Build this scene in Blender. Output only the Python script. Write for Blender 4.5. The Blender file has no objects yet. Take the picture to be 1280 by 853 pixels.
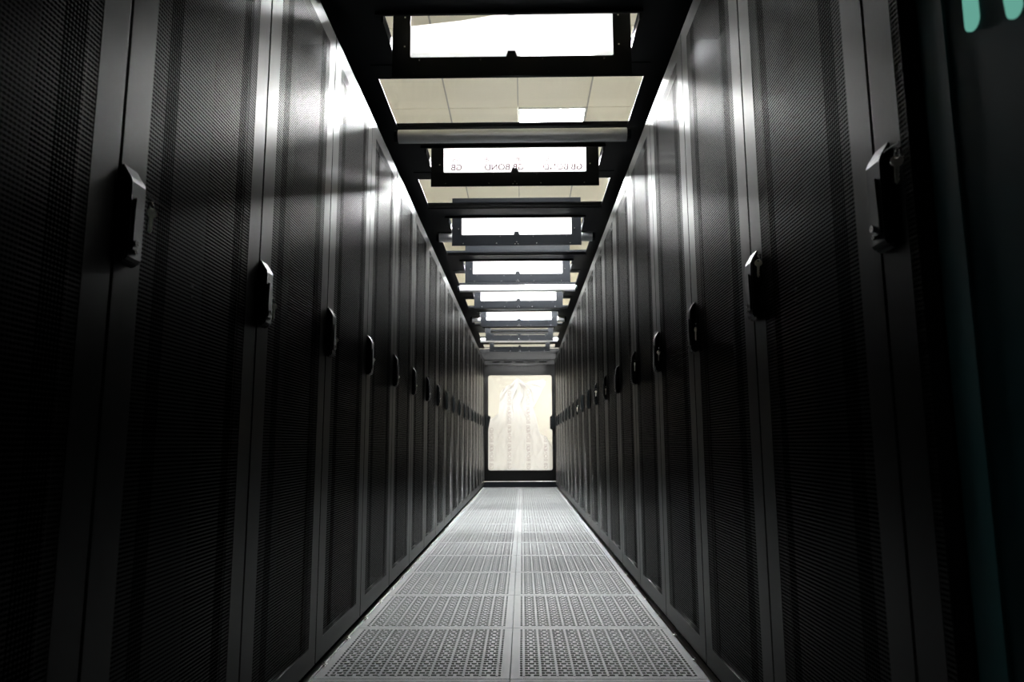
import bpy, bmesh, math, random
from mathutils import Matrix, Vector, noise

SC = bpy.context.scene
COL = SC.collection

# ------------------------------------------------------------------ camera
cam_d = bpy.data.cameras.new('camera')
cam_d.sensor_fit = 'HORIZONTAL'
cam_d.sensor_width = 36.0
cam_d.lens = 883.2 / 1280 * 36.0
cam_d.clip_start = 0.02
cam_d.dof.use_dof = True
cam_d.dof.focus_distance = 3.0
cam_d.dof.aperture_fstop = 6.3
cam = bpy.data.objects.new('camera', cam_d)
COL.objects.link(cam)
_F = Vector((-0.013859, 0.989374, 0.144728)).normalized()
_U = Vector((0.006083, -0.144656, 0.989463)).normalized()
_R = _F.cross(_U).normalized()
_U = _R.cross(_F)
cam.matrix_world = Matrix(((_R.x, _U.x, -_F.x, 0.0415),
                           (_R.y, _U.y, -_F.y, 0.0),
                           (_R.z, _U.z, -_F.z, 0.7013),
                           (0, 0, 0, 1)))
SC.camera = cam

# ------------------------------------------------------------------ world, exposure
w = bpy.data.worlds.new('world')
SC.world = w
w.use_nodes = True
w.node_tree.nodes['Background'].inputs[0].default_value = (0.0, 0.0, 0.0, 1)
SC.view_settings.view_transform = 'Standard'
SC.view_settings.look = 'None'
SC.view_settings.gamma = 1.0
SC.view_settings.use_curve_mapping = False
SC.view_settings.exposure = 0.0
SC.cycles.use_denoising = True
SC.cycles.max_bounces = 12
SC.cycles.diffuse_bounces = 6
SC.cycles.glossy_bounces = 5
SC.cycles.transparent_max_bounces = 16
SC.cycles.sample_clamp_indirect = 6.0

LED_STRENGTH = 460.0


# ------------------------------------------------------------------ materials
def newmat(name):
    m = bpy.data.materials.new(name)
    m.use_nodes = True
    nt = m.node_tree
    return m, nt, nt.nodes['Principled BSDF'], nt.nodes['Material Output']


def pbr(name, col, rough=0.5, metal=0.0, spec=0.5, var=0.0, scale=20.0, bump=0.0, bscale=300.0):
    m, nt, b, out = newmat(name)
    b.inputs['Base Color'].default_value = (*col, 1)
    b.inputs['Roughness'].default_value = rough
    b.inputs['Metallic'].default_value = metal
    b.inputs['Specular IOR Level'].default_value = spec
    tc = nt.nodes.new('ShaderNodeTexCoord')
    if var:
        n = nt.nodes.new('ShaderNodeTexNoise')
        n.inputs['Scale'].default_value = scale
        n.inputs['Detail'].default_value = 4
        nt.links.new(tc.outputs['Object'], n.inputs['Vector'])
        r = nt.nodes.new('ShaderNodeMapRange')
        r.inputs['To Min'].default_value = 1 - var
        r.inputs['To Max'].default_value = 1 + var
        nt.links.new(n.outputs['Fac'], r.inputs['Value'])
        x = nt.nodes.new('ShaderNodeMix')
        x.data_type = 'RGBA'
        x.blend_type = 'MULTIPLY'
        x.inputs['Factor'].default_value = 1
        x.inputs[6].default_value = (*col, 1)
        nt.links.new(r.outputs['Result'], x.inputs[7])
        nt.links.new(x.outputs[2], b.inputs['Base Color'])
    if bump:
        n = nt.nodes.new('ShaderNodeTexNoise')
        n.inputs['Scale'].default_value = bscale
        nt.links.new(tc.outputs['Object'], n.inputs['Vector'])
        bp = nt.nodes.new('ShaderNodeBump')
        bp.inputs['Strength'].default_value = bump
        bp.inputs['Distance'].default_value = 0.001
        nt.links.new(n.outputs['Fac'], bp.inputs['Height'])
        nt.links.new(bp.outputs['Normal'], b.inputs['Normal'])
    return m


def emit(name, col, strength):
    m, nt, b, out = newmat(name)
    e = nt.nodes.new('ShaderNodeEmission')
    e.inputs[0].default_value = (*col, 1)
    e.inputs[1].default_value = strength
    nt.links.new(e.outputs[0], out.inputs[0])
    nt.nodes.remove(b)
    return m


def glassy(name, tint, refl=0.06, rough=0.02):
    m, nt, b, out = newmat(name)
    nt.nodes.remove(b)
    t = nt.nodes.new('ShaderNodeBsdfTransparent')
    t.inputs[0].default_value = (*tint, 1)
    g = nt.nodes.new('ShaderNodeBsdfGlossy')
    g.inputs['Roughness'].default_value = rough
    mx = nt.nodes.new('ShaderNodeMixShader')
    mx.inputs[0].default_value = refl
    nt.links.new(t.outputs[0], mx.inputs[1])
    nt.links.new(g.outputs[0], mx.inputs[2])
    nt.links.new(mx.outputs[0], out.inputs[0])
    return m


def film(name, col, clear=0.15):
    m, nt, b, out = newmat(name)
    nt.nodes.remove(b)
    tr = nt.nodes.new('ShaderNodeBsdfTranslucent')
    tr.inputs[0].default_value = (*col, 1)
    df = nt.nodes.new('ShaderNodeBsdfDiffuse')
    df.inputs[0].default_value = (*col, 1)
    m1 = nt.nodes.new('ShaderNodeMixShader')
    m1.inputs[0].default_value = 0.25
    nt.links.new(tr.outputs[0], m1.inputs[1])
    nt.links.new(df.outputs[0], m1.inputs[2])
    tp = nt.nodes.new('ShaderNodeBsdfTransparent')
    m2 = nt.nodes.new('ShaderNodeMixShader')
    m2.inputs[0].default_value = clear
    nt.links.new(m1.outputs[0], m2.inputs[1])
    nt.links.new(tp.outputs[0], m2.inputs[2])
    nt.links.new(m2.outputs[0], out.inputs[0])
    return m


def coat(name, base, rough, ior, sheen):
    """satin black paint: a very dark body under a broad clear sheen without long tails"""
    m, nt, b, out = newmat(name)
    nt.nodes.remove(b)
    tc = nt.nodes.new('ShaderNodeTexCoord')
    n = nt.nodes.new('ShaderNodeTexNoise')
    n.inputs['Scale'].default_value = 9.0
    nt.links.new(tc.outputs['Object'], n.inputs['Vector'])
    mr = nt.nodes.new('ShaderNodeMapRange')
    mr.inputs['To Min'].default_value = rough - 0.02
    mr.inputs['To Max'].default_value = rough + 0.02
    nt.links.new(n.outputs['Fac'], mr.inputs['Value'])
    d = nt.nodes.new('ShaderNodeBsdfDiffuse')
    d.inputs[0].default_value = (base, base * 0.99, base * 0.97, 1)
    g = nt.nodes.new('ShaderNodeBsdfGlossy')
    g.distribution = 'BECKMANN'
    g.inputs[0].default_value = (sheen, sheen, sheen * 0.99, 1)
    nt.links.new(mr.outputs['Result'], g.inputs['Roughness'])
    f = nt.nodes.new('ShaderNodeFresnel')
    f.inputs['IOR'].default_value = ior
    mx = nt.nodes.new('ShaderNodeMixShader')
    nt.links.new(f.outputs[0], mx.inputs[0])
    nt.links.new(d.outputs[0], mx.inputs[1])
    nt.links.new(g.outputs[0], mx.inputs[2])
    nt.links.new(mx.outputs[0], out.inputs[0])
    return m


M = {}
M['coat'] = coat('black_powder_coat', 0.0016, 0.40, 1.46, 0.52)
M['mesh'] = coat('black_perforated_steel', 0.0016, 0.40, 1.42, 0.34)
M['inner'] = pbr('black_cabinet_interior', (0.002, 0.002, 0.002), 0.8, 0, 0.0)
M['roof'] = pbr('black_roof_steel', (0.0035, 0.0045, 0.006), 0.45, 0, 0.11, bump=0.1, bscale=700)
M['fascia'] = pbr('matt_black_fascia', (0.002, 0.0022, 0.0025), 0.75, 0, 0.0)
M['plastic'] = pbr('black_handle_plastic', (0.003, 0.004, 0.0045), 0.5, 0, 0.12)
M['chrome'] = pbr('bright_chrome', (0.75, 0.75, 0.74), 0.18, 1.0)
M['brass'] = pbr('nickel_key_metal', (0.88, 0.84, 0.72), 0.45, 0.0)
M['alu'] = pbr('grey_aluminium_tube', (0.92, 0.92, 0.93), 0.42, 0.6, 0.5)
M['tile'] = pbr('grey_floor_tile_enamel', (0.158, 0.164, 0.164), 0.6, 0, 0.08, var=0.08, scale=14)
M['slab'] = pbr('dark_plenum_slab', (0.05, 0.052, 0.05), 0.9)
M['roomfloor'] = pbr('pale_grey_vinyl', (0.72, 0.71, 0.66), 0.5, var=0.05, scale=6)
M['cream'] = pbr('cream_ceiling_tile', (0.92, 0.87, 0.72), 0.85, 0, 0.2, var=0.03, scale=5)
M['wall'] = pbr('cream_room_wall', (0.40, 0.38, 0.335), 0.85, 0, 0.2, var=0.03, scale=2)
M['grid'] = pbr('grey_ceiling_grid', (0.42, 0.40, 0.34), 0.6)
M['white'] = pbr('white_lamp_rim', (0.8, 0.8, 0.78), 0.5)
M['led'] = emit('led_panel_light', (0.97, 0.985, 1.0), LED_STRENGTH)
M['pane'] = glassy('clear_roof_pane', (0.97, 0.97, 0.96), 0.03)
M['film'] = film('white_protective_film', (0.96, 0.96, 0.96), 0.12)
M['doorfilm'] = film('wrinkled_protective_film', (0.62, 0.61, 0.60), 0.10)
M['print'] = film('faded_pink_print', (0.55, 0.485, 0.48), 0.35)
M['flapprint'] = film('pink_print_on_flap_film', (0.075, 0.040, 0.040), 0.0)
M['header'] = pbr('dark_grey_header_paint', (0.012, 0.012, 0.012), 0.55, 0, 0.08)
M['teal'] = pbr('dark_teal_glass', (0.009, 0.045, 0.050), 0.35, 0, 0.05)
M['tealframe'] = pbr('teal_black_frame', (0.014, 0.066, 0.070), 0.5, 0, 0.05)
M['glow'] = emit('glowing_teal', (0.125, 0.36, 0.29), 1.0)  # pale teal emission for the two strokes on the leaf


# ------------------------------------------------------------------ mesh helpers
class MB:
    def __init__(self):
        self.v = []
        self.f = []

    def box(self, x0, x1, y0, y1, z0, z1):
        b = len(self.v)
        self.v += [(x0, y0, z0), (x1, y0, z0), (x1, y1, z0), (x0, y1, z0),
                   (x0, y0, z1), (x1, y0, z1), (x1, y1, z1), (x0, y1, z1)]
        for q in ((0, 3, 2, 1), (4, 5, 6, 7), (0, 1, 5, 4), (1, 2, 6, 5), (2, 3, 7, 6), (3, 0, 4, 7)):
            self.f.append(tuple(b + i for i in q))
        return self

    def prism(self, pts, axis, a, c):
        """extrude a closed 2D outline along an axis: 'x' pts=(y,z), 'y' pts=(x,z), 'z' pts=(x,y)"""
        b = len(self.v)
        n = len(pts)
        for t in (a, c):
            for p, q in pts:
                self.v.append({'x': (t, p, q), 'y': (p, t, q), 'z': (p, q, t)}[axis])
        self.f.append(tuple(b + i for i in range(n))[::-1])
        self.f.append(tuple(b + n + i for i in range(n)))
        for i in range(n):
            j = (i + 1) % n
            self.f.append((b + i, b + j, b + n + j, b + n + i))
        return self

    def tube(self, p0, p1, r, seg=12, r1=None):
        r1 = r if r1 is None else r1
        p0, p1 = Vector(p0), Vector(p1)
        d = (p1 - p0).normalized()
        a = d.orthogonal().normalized()
        c = d.cross(a)
        b = len(self.v)
        for p, rr in ((p0, r), (p1, r1)):
            for i in range(seg):
                t = 2 * math.pi * i / seg
                self.v.append(tuple(p + a * math.cos(t) * rr + c * math.sin(t) * rr))
        self.f.append(tuple(b + i for i in range(seg))[::-1])
        self.f.append(tuple(b + seg + i for i in range(seg)))
        for i in range(seg):
            j = (i + 1) % seg
            self.f.append((b + i, b + j, b + seg + j, b + seg + i))
        return self

    def ring(self, c, axis_a, axis_b, R, r, seg=16, rs=6, arc=1.0):
        c = Vector(c); A = Vector(axis_a); B = Vector(axis_b); N = A.cross(B)
        b = len(self.v)
        for i in range(seg):
            t = 2 * math.pi * i / seg
            d = A * math.cos(t) + B * math.sin(t)
            for k in range(rs):
                s = 2 * math.pi * k / rs
                self.v.append(tuple(c + d * (R + r * math.cos(s)) + N * r * math.sin(s)))
        for i in range(seg):
            for k in range(rs):
                self.f.append((b + i * rs + k, b + ((i + 1) % seg) * rs + k,
                               b + ((i + 1) % seg) * rs + (k + 1) % rs, b + i * rs + (k + 1) % rs))
        return self

    def mesh(self, name, bevel=0.0, smooth=False):
        me = bpy.data.meshes.new(name)
        me.from_pydata(self.v, [], self.f)
        bm = bmesh.new()
        bm.from_mesh(me)
        bmesh.ops.recalc_face_normals(bm, faces=bm.faces)
        if bevel:
            bmesh.ops.bevel(bm, geom=[e for e in bm.edges if e.calc_face_angle(0) > 0.6], offset=bevel,
                            segments=2, affect='EDGES', clamp_overlap=True)
        bm.to_mesh(me)
        bm.free()
        if smooth:
            for q in me.polygons:
                q.use_smooth = True
            me.set_sharp_from_angle(angle=math.radians(40))
        return me


def link(name, me, mat=None, parent=None, loc=(0, 0, 0), rot=(0, 0, 0)):
    if isinstance(me, MB):
        me = me.mesh(name)
    o = bpy.data.objects.new(name, me)
    COL.objects.link(o)
    if mat is not None and me is not None and len(me.materials) == 0:
        me.materials.append(mat)
    o.parent = parent
    o.location = loc
    o.rotation_euler = rot
    return o


def tag(o, label=None, cat=None, group=None, kind=None):
    if label: o['label'] = label
    if cat: o['category'] = cat
    if group: o['group'] = group
    if kind: o['kind'] = kind
    return o


def empty(name, loc=(0, 0, 0), rz=0.0):
    o = bpy.data.objects.new(name, None)
    o.empty_display_size = 0.1
    COL.objects.link(o)
    o.location = loc
    o.rotation_euler = (0, 0, rz)
    return o


def sheet(name, loops, thick, bevel=0.0):
    """flat plate in the local XZ plane (thickness along Y, centred) with holes; loops = closed (x,z) outlines"""
    cu = bpy.data.curves.new(name, 'CURVE')
    cu.dimensions = '2D'
    cu.fill_mode = 'BOTH'
    cu.extrude = thick / 2 - bevel
    cu.bevel_depth = bevel
    cu.bevel_resolution = 1
    cu.offset = -bevel
    for lp in loops:
        s = cu.splines.new('POLY')
        s.points.add(len(lp) - 1)
        for q, (x, z) in zip(s.points, lp):
            q.co = (x, z, 0, 1)
        s.use_cyclic_u = True
    ob = bpy.data.objects.new(name, cu)
    COL.objects.link(ob)
    dg = bpy.context.evaluated_depsgraph_get()
    me = bpy.data.meshes.new_from_object(ob.evaluated_get(dg))
    bpy.data.objects.remove(ob)
    me.transform(Matrix.Rotation(math.pi / 2, 4, 'X'))
    me.name = name
    return me


def rect(x0, x1, z0, z1):
    return [(x0, z0), (x1, z0), (x1, z1), (x0, z1)]


def rrect(x0, x1, z0, z1, r, seg=5):
    pts = []
    for cx, cz, a0 in ((x1 - r, z0 + r, -90), (x1 - r, z1 - r, 0), (x0 + r, z1 - r, 90), (x0 + r, z0 + r, 180)):
        for i in range(seg + 1):
            a = math.radians(a0 + 90 * i / seg)
            pts.append((cx + r * math.cos(a), cz + r * math.sin(a)))
    return pts


def text_mesh(txt, size, bold=0.0):
    cu = bpy.data.curves.new('lettering', 'FONT')
    cu.body = txt
    cu.size = size
    cu.offset = bold
    cu.align_x = 'CENTER'
    cu.align_y = 'CENTER'
    ob = bpy.data.objects.new('lettering', cu)
    COL.objects.link(ob)
    dg = bpy.context.evaluated_depsgraph_get()
    me = bpy.data.meshes.new_from_object(ob.evaluated_get(dg))
    bpy.data.objects.remove(ob)
    me.transform(Matrix.Rotation(math.pi / 2, 4, 'X'))
    return me


ORD = ['first', 'second', 'third', 'fourth', 'fifth', 'sixth', 'seventh', 'eighth', 'ninth', 'tenth', 'eleventh',
       'twelfth', 'thirteenth', 'fourteenth', 'fifteenth', 'sixteenth', 'seventeenth', 'eighteenth', 'nineteenth',
       'twentieth']

# ------------------------------------------------------------------ the setting
XW = 0.593          # door fronts
G0 = 1.058          # first gap between doors
END = 11.858        # far end of the aisle
ZC = 2.105          # cabinet top
ZR = 2.305          # aisle roof
ZCEIL = 3.60        # room ceiling
RX = 3.90
Y0R, Y1R = -1.6, 15.4

# floor: solid room floor outside the aisle, slab under the raised tiles
fb = MB()
fb.box(-RX, -0.615, Y0R, Y1R, -0.05, -0.002)
fb.box(0.615, RX, Y0R, Y1R, -0.05, -0.002)
fb.box(-0.615, 0.615, 11.92, Y1R, -0.05, -0.002)
floor = tag(link('floor', fb, M['roomfloor']), 'raised floor of grey perforated tiles along the dark aisle', 'floor', kind='structure')
link('floor_slab', MB().box(-0.8, 0.8, Y0R, END + 0.1, -0.45, -0.40), M['slab'], floor)


def perforated_tile():
    """one 0.6 m raised-floor tile: rim, eleven columns of staggered slots between thin bars"""
    mb = MB()
    t = 0.004
    half = 0.2985
    rimx, rimy = 0.026, 0.020
    z0, z1 = -t, 0.0
    for a, b, c, d in ((-half, half, -half, -half + rimy), (-half, half, half - rimy, half),
                       (-half, -half + rimx, -half + rimy, half - rimy), (half - rimx, half, -half + rimy, half - rimy)):
        mb.box(a, b, c, d, z0 - 0.02, z1)
    xa, xb = -half + rimx, half - rimx
    ya, yb = -half + rimy, half - rimy
    # bars and half-columns at the two edges (7 mm bars, 52 mm pitch)
    ncol = 10
    pitch = 0.0517
    start = -ncol / 2 * pitch
    bar = 0.0062
    rows = 24
    rp = (yb - ya) / rows
    web = rp * 0.38
    solids = []                                    # x-intervals of metal for even and odd rows
    for par in (0, 1):
        seg = []
        x = xa
        holes = []
        for c in range(-1, ncol + 1):
            l = start + c * pitch + bar / 2
            r = l + pitch - bar
            m = (l + r) / 2
            if par == 0:
                hs = [(l + 0.001, m - 0.0050), (m + 0.0050, r - 0.001)]
            else:
                hs = [(l + 0.001, m - 0.0125), (m - 0.0085, m + 0.0085), (m + 0.0125, r - 0.001)]
            for a, b in hs:
                a = max(a, xa + 0.002); b = min(b, xb - 0.002)
                if b - a > 0.003:
                    holes.append((a, b))
        for a, b in holes:
            seg.append((x, a)); x = b
        seg.append((x, xb))
        solids.append(seg)
    for i in range(rows):
        y = ya + i * rp
        mb.box(xa, xb, y, y + web / 2, z0, z1)
        mb.box(xa, xb, y + rp - web / 2, y + rp, z0, z1)
        for a, b in solids[i % 2]:
            mb.box(a, b, y + web / 2, y + rp - web / 2, z0, z1)
    # bars stand a hair proud so they read as continuous ribs
    for c in range(ncol + 1):
        x = start + c * pitch
        mb.box(x - bar / 2, x + bar / 2, ya, yb, z0, z1 + 0.0012)
    return mb.mesh('tile')


tile_me = perforated_tile()
for r in range(20):
    yc = END - 0.3 - 0.6 * r
    for s in (-1, 1):
        link('tile', tile_me, M['tile'], floor, (0.3 * s, yc, 0))

# room shell
tag(link('wall_left', MB().box(-RX - 0.1, -RX, Y0R, Y1R, -0.05, ZCEIL + 0.1), M['wall']), 'cream wall of the server room on the left', 'wall', kind='structure')
tag(link('wall_right', MB().box(RX, RX + 0.1, Y0R, Y1R, -0.05, ZCEIL + 0.1), M['wall']), 'cream wall of the server room on the right', 'wall', kind='structure')
tag(link('wall_far', MB().box(-RX, RX, Y1R, Y1R + 0.1, -0.05, ZCEIL + 0.1), M['wall']), 'cream far wall of the room behind the end door', 'wall', kind='structure')
tag(link('wall_blocker_near', MB().box(-RX, RX, Y0R - 0.1, Y0R, -0.5, ZCEIL + 0.1), M['inner']), 'unseen dark wall added behind the viewer to keep light out', 'wall', kind='structure')  # added out of view, shuts room light out of the near end
# unseen panels added before the first cabinets to stop light leaking in
for s, nm in ((-1, 'wall_blocker_left'), (1, 'wall_blocker_right')):
    a, b = sorted((s * 0.60, s * 0.64))
    tag(link(nm, MB().box(a, b, Y0R, G0 - 0.602, -0.45, ZR), M['inner']), 'unseen black panel added beside the viewer to block light, on the ' + nm.split('_')[-1], 'wall', kind='structure')

# ceiling with tiles and light panels
ceil = tag(link('ceiling', MB().box(-RX, RX, Y0R, Y1R, ZCEIL + 0.01, ZCEIL + 0.1), M['grid']), 'cream tiled room ceiling above the aisle roof', 'ceiling', kind='structure')
ct = MB().box(-0.2965, 0.2965, -0.5965, 0.5965, -0.004, 0.010).mesh('tile', bevel=0.002)
led_rows = [5.18, 6.38, 7.58, 8.78, 11.18]
ct_half = MB().box(-0.2965, 0.2965, -0.2965, 0.2965, -0.004, 0.010).mesh('tile', bevel=0.002)
led_cols = [0.32]
leds = set()
for y in led_rows:
    for x in led_cols:
        leds.add((round(x, 2), round(y, 2)))
leds |= {(3.32, 13.58), (-2.08, 5.18), (2.72, 5.18), (-2.08, 7.58), (2.72, 7.58)}
nx = range(-6, 6)
for i in nx:
    x = 0.32 + 0.6 * i
    for j in range(-6, 8):
        y = 6.38 + 1.2 * j
        if y - 0.6 < Y0R or y + 0.6 > Y1R + 0.05:
            continue
        if (round(x, 2), round(y, 2)) in leds:
            link('tile', ct_half, M['cream'], ceil, (x, y + 0.3, ZCEIL))
            continue
        link('tile', ct, M['cream'], ceil, (x, y, ZCEIL))
# hanger rails seen as dark seams
for x in (-0.58, 0.62):
    link('seam_rail', MB().box(x - 0.006, x + 0.006, Y0R, Y1R, ZCEIL - 0.010, ZCEIL - 0.0045), M['grid'], ceil)
led_list = [(led_cols[0], y, 'flat white ceiling light panel over the aisle, %s from the viewer' % ORD[a]) for a, y in enumerate(led_rows)]
for y, near in ((5.18, 'nearer'), (7.58, 'farther')):  # side panels are unseen extras, added to brighten the ceiling tiles
    led_list.append((-2.08, y, 'unseen fill light panel added left of the aisle, the %s of two' % near))
    led_list.append((2.72, y, 'unseen fill light panel added right of the aisle, the %s of two' % near))
led_list.append((3.32, 13.58, 'unseen fill light panel added in the room beyond the end door'))  # unseen extra, added to light the far wall and end window
rim_me = sheet('rim', [rect(-0.295, 0.295, -0.295, 0.295), rect(-0.28, 0.28, -0.28, 0.28)], 0.02)
diff_me = MB().box(-0.28, 0.28, -0.28, 0.28, -0.006, 0.004).mesh('diffuser')
for x, y, lab in led_list:
    e = tag(empty('ceiling_light', (x, y - 0.3, ZCEIL)), lab, 'light', 'ceiling light panels')
    link('rim', rim_me, M['white'], e, (0, 0, -0.004), (math.pi / 2, 0, 0))
    link('diffuser', diff_me, M['led'], e)

# fascias between cabinet tops and aisle roof, floor edge strips
for s, n in ((-1, 1), (1, 2)):
    a, b = sorted((s * 0.750, s * 0.780))
    tag(link('trim_%d' % n, MB().box(a, b, G0 - 0.6, END, ZC + 0.004, ZR), M['fascia']),
        'black fascia strip above the %s row of cabinets' % ('left' if s < 0 else 'right'), 'trim', kind='structure')
    a, b = sorted((s * 0.602, s * 0.611))
    tag(link('trim_%d' % (n + 2), MB().box(a, b, G0 - 0.6, END, -0.002, 0.003), M['alu']),
        'thin bright metal strip edging the floor on the %s' % ('left' if s < 0 else 'right'), 'trim', kind='structure')
# unseen closed roof added over the viewer so the near end stays dark
tag(link('ceiling_blocker', MB().box(-0.78, 0.78, Y0R, 2.195, ZR, ZR + 0.02), M['roof']), 'unseen black roof added over the viewer to block light', 'roof', kind='structure')

# ------------------------------------------------------------------ aisle roof modules
FLAP_Y = 0.166           # flap position inside a module
HW = 0.585


def build_roof_frame():
    mb = MB()
    t0, t1 = ZR, ZR + 0.004
    mb.box(-0.75, 0.75, -0.24, 0.0, t0, t1)
    mb.box(-0.75, -0.469, 0.0, 0.335, t0, t1)
    mb.box(0.485, 0.75, 0.0, 0.335, t0, t1)
    mb.box(-0.75, 0.75, 0.335, 0.48, t0, t1)
    mb.box(-0.75, -HW, 0.48, 0.96, t0, t1)
    mb.box(HW, 0.75, 0.48, 0.96, t0, t1)
    # folded lips and stiffening ribs
    mb.box(-0.50, 0.50, -0.012, 0.0, t0 - 0.012, t0)
    mb.box(-0.595, 0.595, -0.19, -0.07, t0 - 0.006, t0)
    mb.box(-0.595, 0.595, 0.36, 0.46, t0 - 0.005, t0)
    for s in (-1, 1):
        a, b = sorted((0.008 + s * 0.479, 0.008 + s * 0.486))
        mb.box(a, b, 0.0, 0.30, t0 - 0.036, t0)
    # upstand above the roof around the glazed bay
    mb.box(-0.75, 0.75, 0.955, 0.96, t1, t1 + 0.015)
    return mb.mesh('frame')


roof_me = build_roof_frame()


def flap_frame():
    zb, zt = 0.080, 0.275
    hw = 0.403
    r = 0.008
    inner = []
    for (cx, cz, a0) in ((hw - r, zb + r, -90), (hw - r, zt - r, 0)):
        for i in range(5):
            a = math.radians(a0 + 22.5 * i)
            inner.append((cx + r * math.cos(a), cz + r * math.sin(a)))
    inner += [(0.018, zt), (0.014, zt - 0.012), (-0.014, zt - 0.012), (-0.018, zt)]
    for (cx, cz, a0) in ((-hw + r, zt - r, 90), (-hw + r, zb + r, 180)):
        for i in range(5):
            a = math.radians(a0 + 22.5 * i)
            inner.append((cx + r * math.cos(a), cz + r * math.sin(a)))
    inner += [(-0.022, zb), (-0.014, zb + 0.024), (0.014, zb + 0.024), (0.022, zb)]
    me = sheet('flap', [rect(-0.473, 0.473, 0, 0.36), inner], 0.010)
    return me


flap_me = flap_frame()
pane_me = MB().box(-0.41, 0.41, 0.006, 0.009, 0.072, 0.283).mesh('window_pane')
bolt_me = MB().tube((0, 0, 0), (0, -0.004, 0), 0.0048, 8, 0.0036).mesh('bolt', smooth=True)
roofpane_me = MB().box(-HW + 0.002, HW - 0.002, 0.483, 0.953, ZR + 0.006, ZR + 0.010).mesh('roof_pane')
film_full = MB().box(-0.409, 0.409, 0.0095, 0.0101, 0.073, 0.282).mesh('protective_film')
film_part = MB().prism([(-0.409, 0.073), (0.409, 0.073), (0.409, 0.282), (0.02, 0.282), (-0.20, 0.245), (-0.409, 0.222)], 'y', 0.0095, 0.0101).mesh('protective_film')
film_part2 = MB().prism([(-0.36, 0.073), (0.409, 0.073), (0.409, 0.282), (-0.15, 0.282), (-0.409, 0.250), (-0.409, 0.105)], 'y', 0.0101, 0.0107).mesh('protective_film')
letter_me = text_mesh('GB BOND', 0.050, 0.0008)
letter_small = text_mesh('GB', 0.050, 0.0008)
bolt_spots = [(-0.365, 0.066), (-0.122, 0.066), (0.122, 0.066), (0.365, 0.066),
              (-0.39, 0.014), (-0.146, 0.014), (0.146, 0.014), (0.39, 0.014),
              (0, 0.024), (-0.011, 0.010), (0.011, 0.010),
              (-0.424, 0.125), (0.424, 0.125), (-0.424, 0.250), (0.424, 0.250)]
look = ['with white film half peeled off its flap window, nearest to the viewer',
        'with mirrored lettering on its flap window film, second from the viewer',
        'third from the viewer', 'fourth from the viewer', 'fifth from the viewer',
        'sixth from the viewer, its flap window clear', 'seventh from the viewer, its flap window clear',
        'farthest, just before the end door']
for k in range(8):
    y = 2.44 + 1.2 * k
    e = tag(empty('roof_panel', (0, y, 0)), 'black aisle roof panel ' + look[k], 'roof panel', 'aisle roof panels')
    link('frame', roof_me, M['roof'], e)
    link('roof_pane', roofpane_me, M['pane'], e)
    f = link('flap', flap_me, M['roof'], e, (0.008, FLAP_Y, 2.14))
    f['label'] = 'black skylight flap hanging open with a long window'
    link('window_pane', pane_me, M['pane'], f)
    if k < 6:
        fm = link('protective_film', (film_part if k == 0 else film_full), M['film'], f)
        fm['label'] = 'white protective film on the flap window'
    for bx, bz in bolt_spots:
        link('bolt', bolt_me, M['chrome'], f, (bx, -0.005, bz))
    if k == 1:
        for tx, me_ in ((-0.33, letter_small), (-0.06, letter_me), (0.27, letter_me)):
            l = link('lettering', me_, M['flapprint'], f, (tx, 0.004, 0.112))
            l.scale = (-1, 1, 1)
        for tx, me_ in ((-0.33, letter_small), (-0.15, letter_small), (0.03, letter_small), (0.20, letter_small)):
            l = link('lettering', me_, M['flapprint'], f, (tx, 0.004, 0.158))
            l.scale = (-0.7, 1, 0.7)

# grey round tubes under the roof
for k in range(5):
    y = 3.362 + 1.76 * k
    e = tag(empty('cross_tube', (0, y, 2.236)), 'grey round metal tube across the aisle under the roof, %s from the viewer' % ORD[k], 'tube', 'round tubes under the aisle roof')
    link('tube', MB().tube((-0.572, 0, 0), (0.572, 0, 0), 0.034, 28).mesh('tube', smooth=True), M['alu'], e)
    for s in (-1, 1):
        link('end_cap', MB().tube((s * 0.572, 0, 0), (s * 0.592, 0, 0), 0.030, 20).mesh('end_cap', smooth=True), M['roof'], e)

# ------------------------------------------------------------------ end wall and glazed door
hd = MB()
hd.box(-0.78, 0.78, END, END + 0.06, 2.118, ZR)
header = tag(link('wall_header', hd, M['header']), 'dark grey panel above the end door', 'wall', kind='structure')
slot_bar = sheet('vent_strip', [rect(-0.63, 0.63, 2.035, 2.118)] + [rrect(x - 0.07, x + 0.07, 2.066, 2.090, 0.010, 3) for x in (-0.40, -0.20, 0.0, 0.20, 0.40)], 0.02)
link('vent_strip', slot_bar, M['header'], header, (0, END + 0.02, 0))
link('vent_backing', MB().box(-0.63, 0.63, END + 0.05, END + 0.06, 2.035, 2.118), M['inner'], header)

door = tag(empty('door_1', (0, END, 0)), 'black end door with a large window behind wrinkled white film', 'door', kind='structure')
WX0, WX1, WZ0, WZ1 = -0.528, 0.540, 0.276, 1.853
r = 0.035
win = []


def corner(cx, cz, a0, rr=r):
    return [(cx + rr * math.cos(math.radians(a0 + 18 * i)), cz + rr * math.sin(math.radians(a0 + 18 * i))) for i in range(6)]


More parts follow.
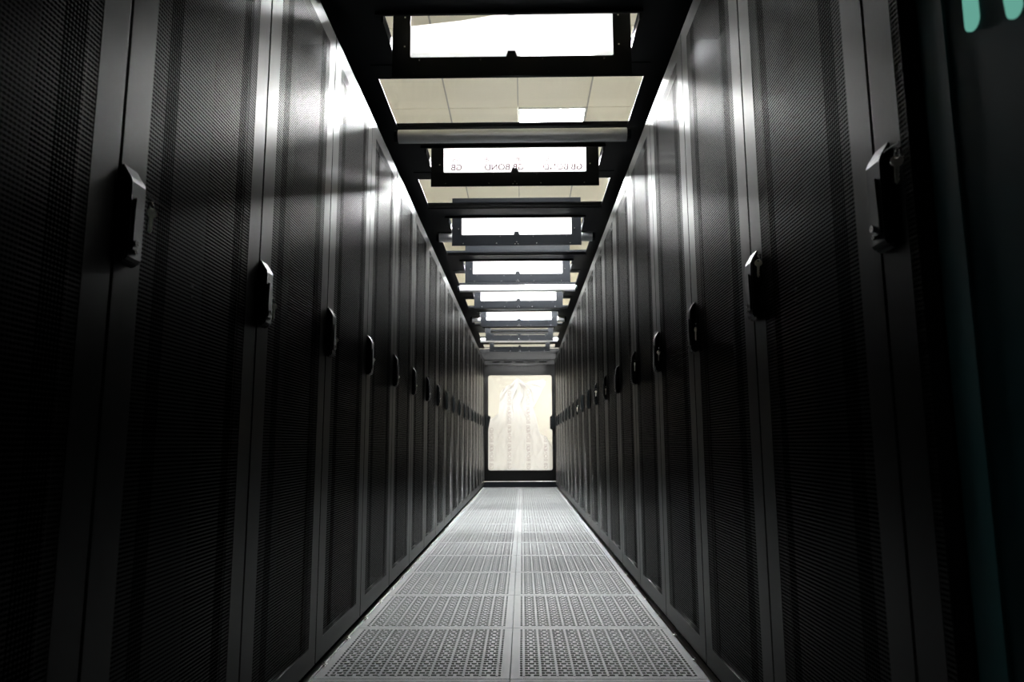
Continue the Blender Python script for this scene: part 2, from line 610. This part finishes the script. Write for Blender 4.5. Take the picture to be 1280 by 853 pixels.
win += corner(WX1 - r, WZ0 + r, -90)
win += [(WX1, 0.935), (WX1 - 0.038, 0.955), (WX1 - 0.038, 1.155), (WX1, 1.175)]
win += corner(WX1 - r, WZ1 - r, 0)
win += corner(WX0 + r, WZ1 - r, 90)
win += [(WX0, 1.180), (WX0 + 0.042, 1.160), (WX0 + 0.020, 1.05), (WX0, 0.940)]
win += corner(WX0 + r, WZ0 + r, 180)
leaf = link('leaf', sheet('leaf', [rect(-0.612, 0.612, 0.098, 2.032), win], 0.045, 0.002), M['coat'], door, (0, 0.024, 0))
link('threshold', MB().box(-0.63, 0.63, 0.002, 0.06, -0.03, 0.090), M['roof'], door)
link('window_pane', MB().box(WX0 - 0.02, WX1 + 0.02, 0.030, 0.036, WZ0 - 0.02, WZ1 + 0.02), M['pane'], door)
for s in (-1, 1):
    hm = MB()
    hm.box(s * 0.555 - 0.020, s * 0.555 + 0.020, -0.010, 0.006, 0.945, 1.185)
    hm.box(s * 0.555 - 0.014, s * 0.555 + 0.014, -0.045, -0.010, 0.955, 0.985)
    hm.box(s * 0.555 - 0.014, s * 0.555 + 0.014, -0.045, -0.010, 1.145, 1.175)
    hm.box(s * 0.555 - 0.014, s * 0.555 + 0.014, -0.060, -0.045, 0.950, 1.180)
    h = link('handle', hm.mesh('handle', bevel=0.003), M['plastic'], door)
    if s > 0:
        link('pull_bar', MB().tube((0.515, -0.045, 0.96), (0.515, -0.045, 1.16), 0.006, 10).mesh('pull_bar', smooth=True), M['chrome'], h)
link('leaf_rib', MB().box(-0.60, 0.60, -0.004, 0.002, 0.100, 0.108), M['header'], door)


# wrinkled film over the end window; outline given in window fractions
def px2win(cx, cy):
    """film sketch units -> (x, z) on the door window"""
    return (WX0 + (cx - 60) / (1048 - 60) * (WX1 - WX0), WZ1 - (cy - 105) / (1562 - 105) * (WZ1 - WZ0))


def wrinkle(x, z, amp=1.0):
    v = Vector((x * 7.0, 0.3, z * 3.2))
    n = noise.noise(v) * 0.013 + noise.noise(v * 2.3) * 0.009
    px, pz = px2win(520, 150)
    a = math.atan2(z - pz, x - px)
    d = math.hypot(x - px, z - pz)
    fold = (1 - abs(math.sin(a * 7 + noise.noise(Vector((x * 4, z * 4, 0))) * 1.6))) ** 4
    n += 0.055 * fold * math.exp(-d * 3.0) * min(1, d * 6)
    return n * amp


def film_mesh(name, top, x0, x1, zbot, nx_, nz_, yoff):
    vs, fs = [], []
    for i in range(nx_ + 1):
        cx = x0 + (x1 - x0) * i / nx_
        for a, b in zip(top, top[1:]):
            if a[0] <= cx <= b[0]:
                t = (cx - a[0]) / max(1e-6, b[0] - a[0])
                cy = a[1] + (b[1] - a[1]) * t
                break
        bt = zbot(cx) if callable(zbot) else zbot
        for j in range(nz_ + 1):
            yy = cy + (bt - cy) * j / nz_
            x, z = px2win(cx, yy)
            edge = 0.014 * math.exp(-((yy - cy) / 40.0) ** 2)
            vs.append((x, yoff - abs(wrinkle(x, z)) - edge * (0.5 + 0.5 * math.sin(cx * 0.05)), z))
    for i in range(nx_):
        for j in range(nz_):
            a = i * (nz_ + 1) + j
            fs.append((a, a + 1, a + nz_ + 2, a + nz_ + 1))
    me = bpy.data.meshes.new(name)
    me.from_pydata(vs, [], fs)
    for q in me.polygons:
        q.use_smooth = True
    return me


top_line = [(45, 805), (130, 770), (222, 690), (240, 385), (285, 330), (330, 275), (430, 232), (470, 185), (520, 150),
            (600, 200), (640, 280), (690, 400), (750, 570), (800, 720), (830, 900), (860, 1005), (960, 1060), (1060, 1210)]
df = link('protective_film', film_mesh('protective_film', top_line, 45, 1060, 1572, 110, 130, 0.022), M['doorfilm'], door)
df['label'] = 'wrinkled white protective film half peeled from the window'
top2 = [(560, 190), (640, 235), (700, 200), (900, 178), (962, 198)]


def bot2(cx):
    pts = [(560, 215), (640, 330), (760, 610), (830, 480), (900, 345), (962, 215)]
    for a, b in zip(pts, pts[1:]):
        if a[0] <= cx <= b[0]:
            return a[1] + (b[1] - a[1]) * (cx - a[0]) / (b[0] - a[0])
    return pts[-1][1]


link('film_fold', film_mesh('film_fold', top2, 560, 962, bot2, 40, 36, 0.004), M['doorfilm'], df)
# faint vertical print columns on the film
pm = text_mesh('GB BOND', 0.085)
for cx in (110, 385, 675, 940):
    for cy in (1375, 1090, 805, 520):
        if cy < 900 and cx in (110, 940):
            continue
        if cy < 700 and cx == 940:
            continue
        x, z = px2win(cx, cy)
        l = link('lettering', pm, M['print'], df, (x, -0.014, z), (0, math.pi / 2, 0))
        l.scale = (-1, 1, 1)


# ------------------------------------------------------------------ server cabinets
def perforated_panel(u0, u1, z0, z1):
    """steel sheet with a square grid of real holes; two vertical bands have wider holes"""
    P = 0.0074
    nr = int((z1 - z0) / P)
    ncs = int((u1 - u0) / P)
    h = P / 2
    outer = [(h, 0), (h, h), (0, h), (-h, h), (-h, 0), (-h, -h), (0, -h), (h, -h)]
    oct_ = [(1, 0), (0.80, 0.80), (0, 1), (-0.80, 0.80), (-1, 0), (-0.80, -0.80), (0, -1), (0.80, -0.80)]
    vs, fs = [], []

    for j in range(nr):
        zc = z0 + h + j * P
        for i in range(ncs):
            uc = u0 + h + i * P
            band = 0.122 < uc < 0.170 or 0.440 < uc < 0.495
            rx, rz = (h * 0.97, h * 0.93) if band else (h * 0.95, h * 0.60)
            b = len(vs)
            for (a, c) in outer:
                vs.append((uc + a, 0.0, zc + c))
            for (a, c) in oct_:
                vs.append((uc + a * rx, 0.0, zc + c * rz))
            for q in range(8):
                q2 = (q + 1) % 8
                fs.append((b + q, b + q2, b + 8 + q2, b + 8 + q))
    me = bpy.data.meshes.new('perforated_panel')
    me.from_pydata(vs, [], fs)
    return me


def build_cabinet():
    """local frame: x along the front, -y out into the aisle, z up; origin at the front left foot"""
    P = {}
    c = MB()
    c.box(0.002, 0.598, 0.115, 1.10, 0.03, 2.10)               # box of equipment space behind the door
    c.box(0.002, 0.046, 0.024, 0.115, 0.03, 2.10)              # front posts
    c.box(0.554, 0.598, 0.024, 0.115, 0.03, 2.10)
    c.box(0.046, 0.554, 0.024, 0.115, 2.045, 2.10)
    c.box(0.046, 0.554, 0.024, 0.115, 0.03, 0.09)
    P['carcass'] = (c.mesh('carcass'), M['inner'])
    P['plinth'] = (MB().box(0.004, 0.596, 0.030, 1.08, 0.0, 0.03).mesh('plinth'), M['inner'])
    P['door'] = (sheet('door', [rect(0.004, 0.596, 0.042, 2.100), rect(0.077, 0.527, 0.105, 2.035)], 0.020, 0.0005), M['coat'])
    P['panel'] = (perforated_panel(0.072, 0.532, 0.100, 2.040), M['mesh'])
    h = MB()
    h.prism([(0.0, 0.985), (-0.013, 0.988), (-0.018, 0.996), (-0.018, 1.118), (-0.015, 1.126), (0.0, 1.150)], 'x', 0.004, 0.050)
    P['handle'] = (h.mesh('handle', bevel=0.003), M['plastic'])
    l = MB()
    l.prism([(0.012, 1.006), (0.042, 1.006), (0.039, 1.095), (0.015, 1.095)], 'y', -0.0215, -0.0175)
    P['lever'] = (l.mesh('lever', bevel=0.002), M['plastic'])
    k = MB()
    k.tube((0.0225, -0.020, 1.020), (0.0225, -0.0245, 1.020), 0.0055, 12)
    k.tube((0.0225, -0.020, 1.006), (0.0225, -0.0235, 1.006), 0.0035, 10)
    P['lock'] = (k.mesh('lock_cylinder', smooth=True), M['chrome'])
    P['foot'] = (MB().box(-0.013, 0.013, -0.004, 0.013, 0.0, 0.014).mesh('levelling_foot', bevel=0.006), M['white'])
    s = MB()
    s.tube((0, 0, 0), (0, -0.003, 0), 0.003, 8)
    P['stud'] = (s.mesh('stud'), M['chrome'])
    return P


CP = build_cabinet()


def cabinet(x, y, rz, label, group):
    e = tag(empty('server_cabinet', (x, y, 0), rz), label, 'cabinet', group)
    link('carcass', CP['carcass'][0], CP['carcass'][1], e)
    link('plinth', CP['plinth'][0], CP['plinth'][1], e)
    d = link('door', CP['door'][0], CP['door'][1], e, (0, 0.010, 0))
    link('perforated_panel', CP['panel'][0], CP['panel'][1], d, (0, -0.0092, 0))
    for z in (0.982, 1.006):
        link('stud', CP['stud'][0], CP['stud'][1], d, (0.262, -0.010, z))
    h = link('handle', CP['handle'][0], CP['handle'][1], e)
    link('lever', CP['lever'][0], CP['lever'][1], h)
    link('lock_cylinder', CP['lock'][0], CP['lock'][1], h)
    for u in (0.125, 0.430):
        link('levelling_foot', CP['foot'][0], CP['foot'][1], e, (u, 0, 0.0))
    return e


NC = 19
for i in range(NC):
    y = G0 - 0.6 + 0.6 * i
    for s, side in ((-1, 'left'), (1, 'right')):
        if i == 0:
            lab = 'black perforated server cabinet cut off by the left edge of the view' if s < 0 else \
                'black perforated server cabinet mostly hidden behind the dark teal glass leaf'
        elif i == NC - 1:
            lab = 'black perforated server cabinet next to the end door, last of the %s row' % side
        else:
            lab = 'black perforated server cabinet, %s from the viewer in the %s row' % (ORD[i], side)
        if s < 0:
            cabinet(-XW, y, math.pi / 2, lab, 'server cabinets of the left row')
        else:
            cabinet(XW, y + 0.6, -math.pi / 2, lab, 'server cabinets of the right row')

# ------------------------------------------------------------------ keys hanging beside the handles
bow = [(0.0085 * math.cos(math.radians(a)), 0.0085 * math.sin(math.radians(a)) * 0.95 - 0.010) for a in range(0, 360, 30)]
hole = [(0.0028 * math.cos(math.radians(a)), 0.0028 * math.sin(math.radians(a)) - 0.005) for a in range(0, 360, 45)]
bow_me = sheet('bow', [bow, hole], 0.0024)
blade_me = MB().prism([(-0.0030, -0.016), (0.0030, -0.016), (0.0030, -0.024), (0.0022, -0.027), (0.0032, -0.030), (0.0020, -0.034),
                       (0.0032, -0.037), (0.0022, -0.041), (0.0, -0.0445), (-0.0030, -0.041)], 'y', -0.0012, 0.0012).mesh('blade')
ring_me = MB().ring((0, 0, 0.002), (1, 0, 0), (0, 0, 1), 0.0075, 0.0011).mesh('key_ring', smooth=True)
hook_me = MB().tube((0, 0.004, 0.010), (0, -0.004, 0.008), 0.0022, 8).mesh('hook', smooth=True)
wire_me = MB().tube((-0.03, -0.004, 0.016), (0.030, -0.014, 0.006), 0.0009, 6).mesh('wire_tie')


def key(x, y, z, rz, turn, label, wire):
    e = tag(empty('key', (x, y, z), rz), label, 'key', 'keys hanging beside the cabinet handles')
    link('hook', hook_me, M['chrome'], e)
    link('key_ring', ring_me, M['chrome'], e)
    for n_, me_ in (('bow', bow_me), ('blade', blade_me)):
        link(n_, me_, M['brass'], e, (0, -0.002, 0), (0, 0.05, turn))
    if wire:
        link('wire_tie', wire_me, M['plastic'], e)


KL = [(1, 1.100, 0.3), (2, 1.058, 0.5), (3, 1.060, 1.1), (4, 1.065, 0.9), (5, 1.050, 1.0), (6, 1.055, 0.6), (7, 1.050, 0.8), (8, 1.055, 0.9)]
KR = [(0, 1.112, 1.2), (1, 1.118, 1.25), (2, 1.062, 0.15), (3, 1.068, 0.9), (4, 1.090, 0.2), (6, 1.060, 0.3), (7, 1.090, 1.0), (10, 1.06, 0.5)]
for i, z, t in KL:
    key(-XW + 0.009, G0 - 0.6 + 0.6 * i + 0.083, z, math.pi / 2, -t,
        'small silver key hanging by the handle of the %s cabinet in the left row' % ORD[i], i == 1)
for i, z, t in KR:
    key(XW - 0.009, G0 - 0.6 + 0.6 * (i + 1) - 0.083, z, -math.pi / 2, t,
        'small silver key hanging by the handle of the %s cabinet in the right row' % ORD[i], i == 0)

# ------------------------------------------------------------------ open glass leaf at the right edge
LX = 0.545
lf = tag(empty('glass_door_leaf', (LX, 0, 0)), 'dark teal glass door leaf standing open at the right edge', 'door')
yA, yB = -0.30, 0.876
fr = sheet('leaf_frame', [rect(yA, yB, 0.03, 2.08), rect(yA + 0.05, yB - 0.038, 0.08, 2.03)], 0.026, 0.002)
link('leaf_frame', fr, M['fascia'], lf, (0.012, 0, 0), (0, 0, math.pi / 2))
link('edge_band', MB().box(0.002, 0.012, yB - 0.088, yB - 0.034, 0.07, 2.04), M['tealframe'], lf)
link('glass_pane', MB().box(0.006, 0.014, yA + 0.04, yB - 0.086, 0.07, 2.04), M['teal'], lf)


def stroke(y0, z0, y1, z1, wdt):
    d = Vector((y1 - y0, z1 - z0)).normalized()
    n = Vector((-d.y, d.x)) * wdt / 2
    a = math.atan2(d.y, d.x)
    pts = []
    for (cy, cz, st) in ((y1, z1, a - math.pi / 2), (y0, z0, a + math.pi / 2)):
        for i in range(9):
            t = st + math.pi * i / 8
            pts.append((cy + math.cos(t) * wdt / 2, cz + math.sin(t) * wdt / 2))
    return MB().prism(pts, 'x', 0.003, 0.006).mesh('teal_stroke')


o = link('teal_stroke', stroke(0.741, 1.170, 0.739, 1.285, 0.0225), M['glow'], lf)
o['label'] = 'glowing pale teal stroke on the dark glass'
o = link('teal_stroke', stroke(0.676, 1.143, 0.688, 1.265, 0.0215), M['glow'], lf)
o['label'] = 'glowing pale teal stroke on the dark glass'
